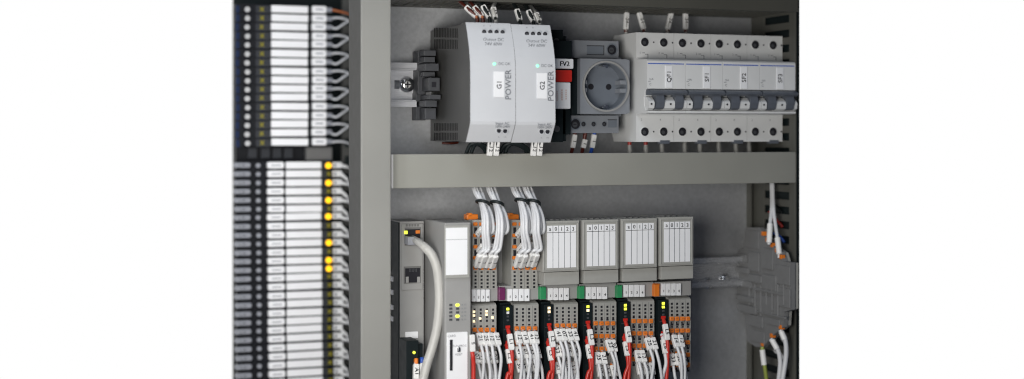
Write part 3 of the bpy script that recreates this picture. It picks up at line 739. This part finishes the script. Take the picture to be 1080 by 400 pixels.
# lower wires: per module (white wires) --- (sleeve top px,py) list, then red pairs
NUM = ['14', '21', '33', '07', '12', '25', '30', '41']
def low_wire(x, y, i, k, name, nx=None, row=0):
    j = random.uniform(-1.2, 1.2); j2 = random.uniform(-3, 3)
    dep = -95+row*2
    lean = 3.4; L = 12.5
    e = x+lean+j; d1 = -103+row*4+random.uniform(-2, 2)
    lab = 'white marked wire, %s of %s' % (k, name)
    wire([(x-.4, y-2, -86), (x+.6, y+1.5, dep), (e, y+L, d1), (e+3.0+j, y+L+13, d1-3), (e+4.0+j2, y+L+30, d1-1), (e+2.5+j2*2, 420, d1)], 1.6, 'wire_white', lab, 'white wires hanging from the lower terminals',
         [((x+.2, y, dep), (e, y+L, d1), 3.0, 'sleeve_white', NUM[(i*3+hash_(k)) % 8]), ((x-.5, y-1.5, -87), (x+.2, y+.8, dep), 1.6, 'orange', None)])
def hash_(s): return sum(ord(c) for c in s)
wsets = [
    [(0, [504.5, 510.5, 516.5, 522.5], 352)], [(0, [545.5, 551.5, 558.5, 563.5], 350.5), (1, [545, 552, 559, 565], 366), (2, [545, 550, 556, 562], 380)],
    [(0, [586.5, 592.5, 598.5, 604.5], 347.5), (1, [585, 591, 598, 604], 364), (2, [587, 595, 602], 382)], [(0, [640.5, 645.5], 359), (1, [629, 635], 372), (2, [631, 638, 645], 385)],
    [(0, [682, 687.5], 356.5), (1, [671, 676], 370), (2, [673, 680, 686], 383)], [(0, [710, 716.5], 354), (2, [707.5, 713.5, 719.5], 373)]]
mname = ['the module next to the controller', 'the purple-tabbed module', 'the first covered module', 'the second covered module', 'the third covered module', 'the orange-tabbed module']
for i, ws in enumerate(wsets):
    for row, xs, y in ws:
        for k, x in enumerate(xs):
            low_wire(x, y, i, '%s in %s clamp row' % (ORD[k], ['the upper', 'the middle', 'the lowest'][row]), mname[i], None, row)
    if i == 0:
        for k, x in enumerate((500, 506, 512, 519)): low_wire(x+1, 371, i, '%s in the lowest clamp row' % ORD[k], mname[i], None, 2)
# red supply wires in the black connectors
for i, d in enumerate(mods):
    if not d['blk']: continue
    a, e, ty = d['blk']; y0 = [0, 350.5, 347.5, 345.5, 342.5, 340][i]
    for k, (dx, yy) in enumerate(((9.3, y0), (7.5, y0+16))):
        x = a+dx; YY = YCON-5
        m_ = 'wire_red' if not (i == 5 and k) else 'wire_white'
        wire([(x-1, yy-3, YY), (x+.5, yy+3, YY-5), (x+2.6, yy+17, YY-9), (x+3.5, yy+28, YY-10), (x+2.5-k*2, 395, YY-10), (x-1-k*3, 420, YY-10)], 2.0, m_, '%s wire in the %s clamp of the black plug on %s' % (m_[5:], 'upper' if k == 0 else 'lower', mname[i]), 'supply wires in the black plugs',
             [((x+.4, yy+2, YY-5), (x+3, yy+19-k*2, YY-10), 2.7, 'sleeve_white', 'L%d' % (i+k)), ((x-.8, yy-1.5, YY-2), (x+.3, yy+2, YY-4), 1.9, 'red', None)])
wire([(497.5, 362, -98), (498.3, 372, -112), (499.5, 385, -112), (499, 420, -112)], 2.2, 'wire_red', 'thick red wire hanging right beside the controller card panel', None, [((497.8, 353, -111), (498.6, 371, -112), 2.5, 'sleeve_white', '5')])

# ================================================================== TERMINAL BLOCKS (right)
XT = X(778, -4)
def yz(px, py):
    y = Yof(px, XT); return (y, Z(px, py, y))
prof = [(778, 264), (784, 262), (786, 240), (801, 240), (806, 250), (812, 254), (817, 262), (823, 266), (826, 276), (834, 277), (834, 327), (827, 329), (826, 345), (815, 354), (805, 366), (797, 366), (788, 360), (784, 330), (778, 328)]
t = thing('terminal_block', 'grey stepped block of rail terminals at the right edge, out of focus', 'terminal block', P(800, 366, -40))
pz = [yz(*q) for q in prof]
b = MB('block_grey')
b.prof(pz, XT, XT+5.2)
b.build('end_plate', t, .5)
b = MB('terminal_grey')
cy = sum(q[0] for q in pz)/len(pz); cz = sum(q[1] for q in pz)/len(pz)
b.prof([(cy+(y-cy)*.96, cz+(z-cz)*.97) for y, z in pz], XT+5.4, XT+10.5); b.build('terminal_slice', t, .4)
b = MB('block_grey')
for (a, c_, d_, e) in ((777, 268, 787, 276), (775, 282, 789, 288), (777, 296, 792, 303), (776, 312, 794, 318), (778, 322, 797, 330), (790, 290, 803, 298)):
    ya, yb = Yof(a, XT-3), Yof(d_, XT-3); b.box(XT-3.5, XT, ya, yb, Z((a+d_)/2, c_, (ya+yb)/2), Z((a+d_)/2, e, (ya+yb)/2))
for (a, c_, d_, e, th_) in ((786, 243, 800, 262, 1.2), (789, 266, 800, 286, 2.2), (803, 262, 815, 284, 1.6), (816, 280, 833, 300, 1.4), (803, 290, 818, 306, 2.4), (820, 304, 833, 324, 1.6), (800, 312, 814, 330, 1.8), (790, 333, 804, 345, 2.2), (808, 336, 822, 343, 1.4), (792, 349, 806, 361, 1.4), (794, 306, 826, 309, 3), (796, 331, 828, 333, 2.6)):
    ya, yb = Yof(a, XT-th_), Yof(d_, XT-th_); b.box(XT-th_, XT, ya, yb, Z((a+d_)/2, c_, (ya+yb)/2), Z((a+d_)/2, e, (ya+yb)/2), 'block_grey')
for k in range(7):
    a = 790+k*6.0
    ya = Yof(a, XT-2); b.box(XT-2.6, XT, ya-1.0, ya+1.0, Z(a, 300, ya), Z(a, 322+(k % 3)*6, ya), 'block_grey')
b.build('clip_foot', t, .6)
for (px, py) in ((804.5, 246.5), (809, 253), (814, 258.5), (819, 264), (823.5, 271), (823, 345), (813.5, 354), (804, 363)):
    y, z = yz(px, py); g = MB('orange'); g.box(XT-1, XT+4, y-2.8, y+2, z-2.3, z+2.3); g.build('clamp_button', t, .5)
y1, z1_ = yz(812, 254); y2, z2 = yz(821, 268)
def w3(pts, r, m_, lab, s_):
    t = thing('wire', lab, 'wire', pts[0], 'wires on the terminal block'); b = MB(m_); b.tube(spline(pts), r, m_, 8); b.build('insulation', t)
    k = MB('sleeve_white'); k.tube(s_, 3.1, 'sleeve_white', 10); k.build('marker_sleeve', t)
A = P(813.5, 193, -60)
w3([A, P(814, 215, -66), P(812, 240, -78), P(811, 258, -80)], 2.0, 'wire_white', 'white wire from the duct into the terminal block, left of the pair', [P(812.2, 236, -78), P(811.3, 256, -81)])
w3([P(815, 193, -62), P(816, 222, -72), P(820, 252, -88), P(822, 272, -92)], 2.0, 'wire_white', 'white wire from the duct into the terminal block, right of the pair', [P(820, 251, -88), P(822, 268, -93)])
w3([P(823, 348, -92), P(828, 358, -96), P(829, 376, -96), P(824, 408, -94)], 2.6, 'wire_white', 'white wire curving down from the upper clamp below the terminal block', [P(824, 350, -93), P(827.5, 358, -96)])
w3([P(813, 358, -80), P(819, 366, -86), P(823, 382, -88), P(820, 412, -86)], 2.6, 'wire_white', 'white wire curving down from the middle clamp below the terminal block', [P(814.5, 359, -82), P(819.5, 368, -87)])
w3([P(804, 366, -62), P(804.5, 376, -64), P(807, 390, -66), P(810, 415, -66)], 2.2, 'wire_yellow', 'yellow-green earth wire hanging from the lowest clamp of the terminal block', [P(804, 369, -63), P(806, 385, -65)])

# ================================================================== LEFT BAY (recessed, out of focus)
YL = 250
def slim(kind, py):
    """one slim relay module, front at YL"""
    t = thing('relay_module', '', 'relay module', P(246, py+4.6, YL))
    h = 8.6
    if kind == 'up':
        b = MB('relay_black'); b.pbox(248.5, py-4.4, 347, py+4.4, YL, YL+14); b.pbox(248.5, py-4, 252.5, py+3.5, YL-.8, YL, 'relay_navy'); b.pbox(270, py-3.9, 286, py+3.9, YL-1, YL, 'relay_dark'); b.build('housing', t)
        b = MB('knob_grey'); b.pdisc(261, py, YL-2, 3.1, 'knob_grey', 2); b.build('push_button', t)
        b = MB('lamp_off'); b.ptext('X', 276.3, py, YL-1.4, 6.5, 'lamp_off', 0, .4); b.build('indicator_light', t)
        b = MB('strip_white'); b.pbox(286.2, py-4.1, 325, py+3.4, YL-2.5, YL, None, .8); b.build('label_plate', t)
        b = MB('strip_white'); b.pbox(329.6, py-4.0, 344.6, py+3.7, YL-6, YL, None, 1.6); b.pbox(333, py-1, 341, py+.5, YL-6.6, YL-6, 'relay_grey'); b.build('terminal_plug', t)
        b = MB('relay_grey'); b.pbox(344.8, py-2.2, 350.5, py+2.6, YL-4, YL+2, None, 1); b.build('wire_socket', t)
    else:
        b = MB('relay_black'); b.pbox(248.5, py-4.3, 350, py+4.3, YL, YL+14); b.pbox(339.5, py-3.6, 344, py+3.6, YL-1, YL, 'relay_dark'); b.build('housing', t)
        b = MB('relay_grey'); b.pbox(246.6, py-3.1, 264.5, py+2.7, YL-7, YL, None, 2.4); b.ptext('L N', 255, py, YL-7.3, 4, 'ink'); b.build('terminal_plug', t)
        b = MB('relay_grey'); b.pdisc(272, py, YL-2, 2.7, 'relay_grey', 2); b.build('push_button', t)
        b = MB('strip_white'); b.pbox(281.8, py-3.8, 299.6, py+3.3, YL-6, YL, None, 2); b.pbox(286, py-.8, 296, py+.3, YL-6.5, YL-6, 'relay_grey'); b.build('marker_plug', t)
        b = MB('strip_white'); b.pbox(301.2, py-4.0, 338.6, py+3.3, YL-2.5, YL, None, .8); b.build('label_plate', t)
        b = MB('white_plastic'); b.pbox(351, py-3.6, 360.5, py+2.6, YL-5, YL+4, None, .8); b.pbox(352, py-1.8, 354, py+1.2, YL-5.5, YL-5, 'ink_grey'); b.build('wire_socket', t)
    return t
def copy_tree(o):
    c = o.copy(); COL.objects.link(c)
    for ch in o.children:
        q = ch.copy(); COL.objects.link(q); q.parent = c; q.matrix_parent_inverse = ch.matrix_parent_inverse.copy()
    return c
bpy.context.view_layer.update()
mm = M(300, YL)
proto = slim('up', 10.0)
for k in range(16):
    o = proto if k == 0 else copy_tree(proto)
    o.location.z = proto.location.z-k*9.33*mm*S if k else o.location.z
    o.rotation_euler.y = random.uniform(-.006, .006); o.location.x += random.uniform(-.35, .35)*S; o.location.y += random.uniform(-1, 1)*S
    o['label'] = 'slim relay module with white label strip, %s from the top of the upper bank' % ORD[k]; o['group'] = 'upper bank of slim relay modules'
proto2 = slim('low', 174.6)
lit = {0, 2, 4, 6, 9, 11, 12}
rows2 = [proto2]+[copy_tree(proto2) for _ in range(26)]
for k, o in enumerate(rows2):
    if k: o.location.z = proto2.location.z-k*9.14*mm*S; o.location.x = proto2.location.x+k*.07*mm*S
    o.rotation_euler.y = random.uniform(-.006, .006); o.location.x += random.uniform(-.35, .35)*S; o.location.y += random.uniform(-1, 1)*S
    o['label'] = 'slim relay module with %s lamp, %s from the top of the lower bank' % ('a lit amber' if k in lit else 'an unlit yellow', ORD[k]); o['group'] = 'lower bank of slim relay modules'
    py = 174.6
    g = MB('led_amber' if k in lit else 'lamp_off'); par = o
    par['_o'] = proto2['_o']
    if k in lit: g.pdisc(346.2, py, YL-3, 3.5, 'led_amber', 3)
    else: g.ptext('X', 346.4, py, YL-1.4, 6.5, 'lamp_off', 0, .4)
    g.build('indicator_light', par)
# rail patch between the banks and the rail behind
t = thing('rail_support', 'dark support strip with a bare metal patch between the two relay banks', 'support', P(300, 169, YL+10))
b = MB('relay_black'); b.pbox(249, 153.5, 350, 170, YL+30, YL+45); b.build('strip', t)
b = MB('plc_dark'); b.pbox(323, 155.5, 350, 169, YL+22, YL+30); b.build('metal_plate', t)
b = MB('relay_dark')
for px in (262, 276, 288, 300): b.pbox(px, 156, px+9, 167, YL+24, YL+30)
b.build('latch_row', t, .5)
# vertical duct
YD = YL+6
t = thing('slotted_duct', 'dark vertical slotted duct taking the relay wires behind the frame post', 'duct', P(372, 400, YD))
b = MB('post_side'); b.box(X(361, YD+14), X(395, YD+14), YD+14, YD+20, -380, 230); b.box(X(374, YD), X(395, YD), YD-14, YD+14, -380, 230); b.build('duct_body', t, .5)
b = MB('duct_inside')
for k in range(24):
    py = 17.5+k*18.4
    if py < 410: b.pbox(364.5, py, 373.6, py+9, YD+10, YD+14.2)
b.build('slot', t)
# wires of the relay banks, in pairs
for k in range(16):
    y = 10+k*9.33; ty = y+(4.5 if k % 2 == 1 else 0)
    odd = k % 2
    wy = 22+((k-1)//2)*18.5 if k > 0 else 15
    wire([(349, y+.3, YL-2), (355, y+(-.5 if odd else .5)+1-odd, YL-5), (362, (y+wy)/2-1.0+1.5*(1-odd), YL-5), (369, wy+.2, YL+0), (374, wy+2, YL+14)], 1.25, 'wire_white' if k else 'ink_orange', '%s wire leaving the %s module of the upper relay bank' % ('thin pale' if k else 'thin orange', ORD[k]), 'wires of the upper relay bank', n=6)
for k in range(25):
    y = 174.6+k*9.14; odd = k % 2; wy = (175+((k+1)//2)*18.3+3)
    b0 = [((360, y, YL-3), (366, (y*.55+wy*.45), YL-3), 1.9, 'sleeve_white', None)]
    wire([(360, y, YL-3), (366, (y*.5+wy*.5), YL-3), (370.5, wy, YL+0), (375, wy+1, YL+12)], 1.2, 'wire_white', 'thin pale wire leaving the %s module of the lower relay bank' % ORD[k], 'wires of the lower relay bank', b0, n=6)

for o in bpy.data.objects:
    if '_o' in o: del o['_o']
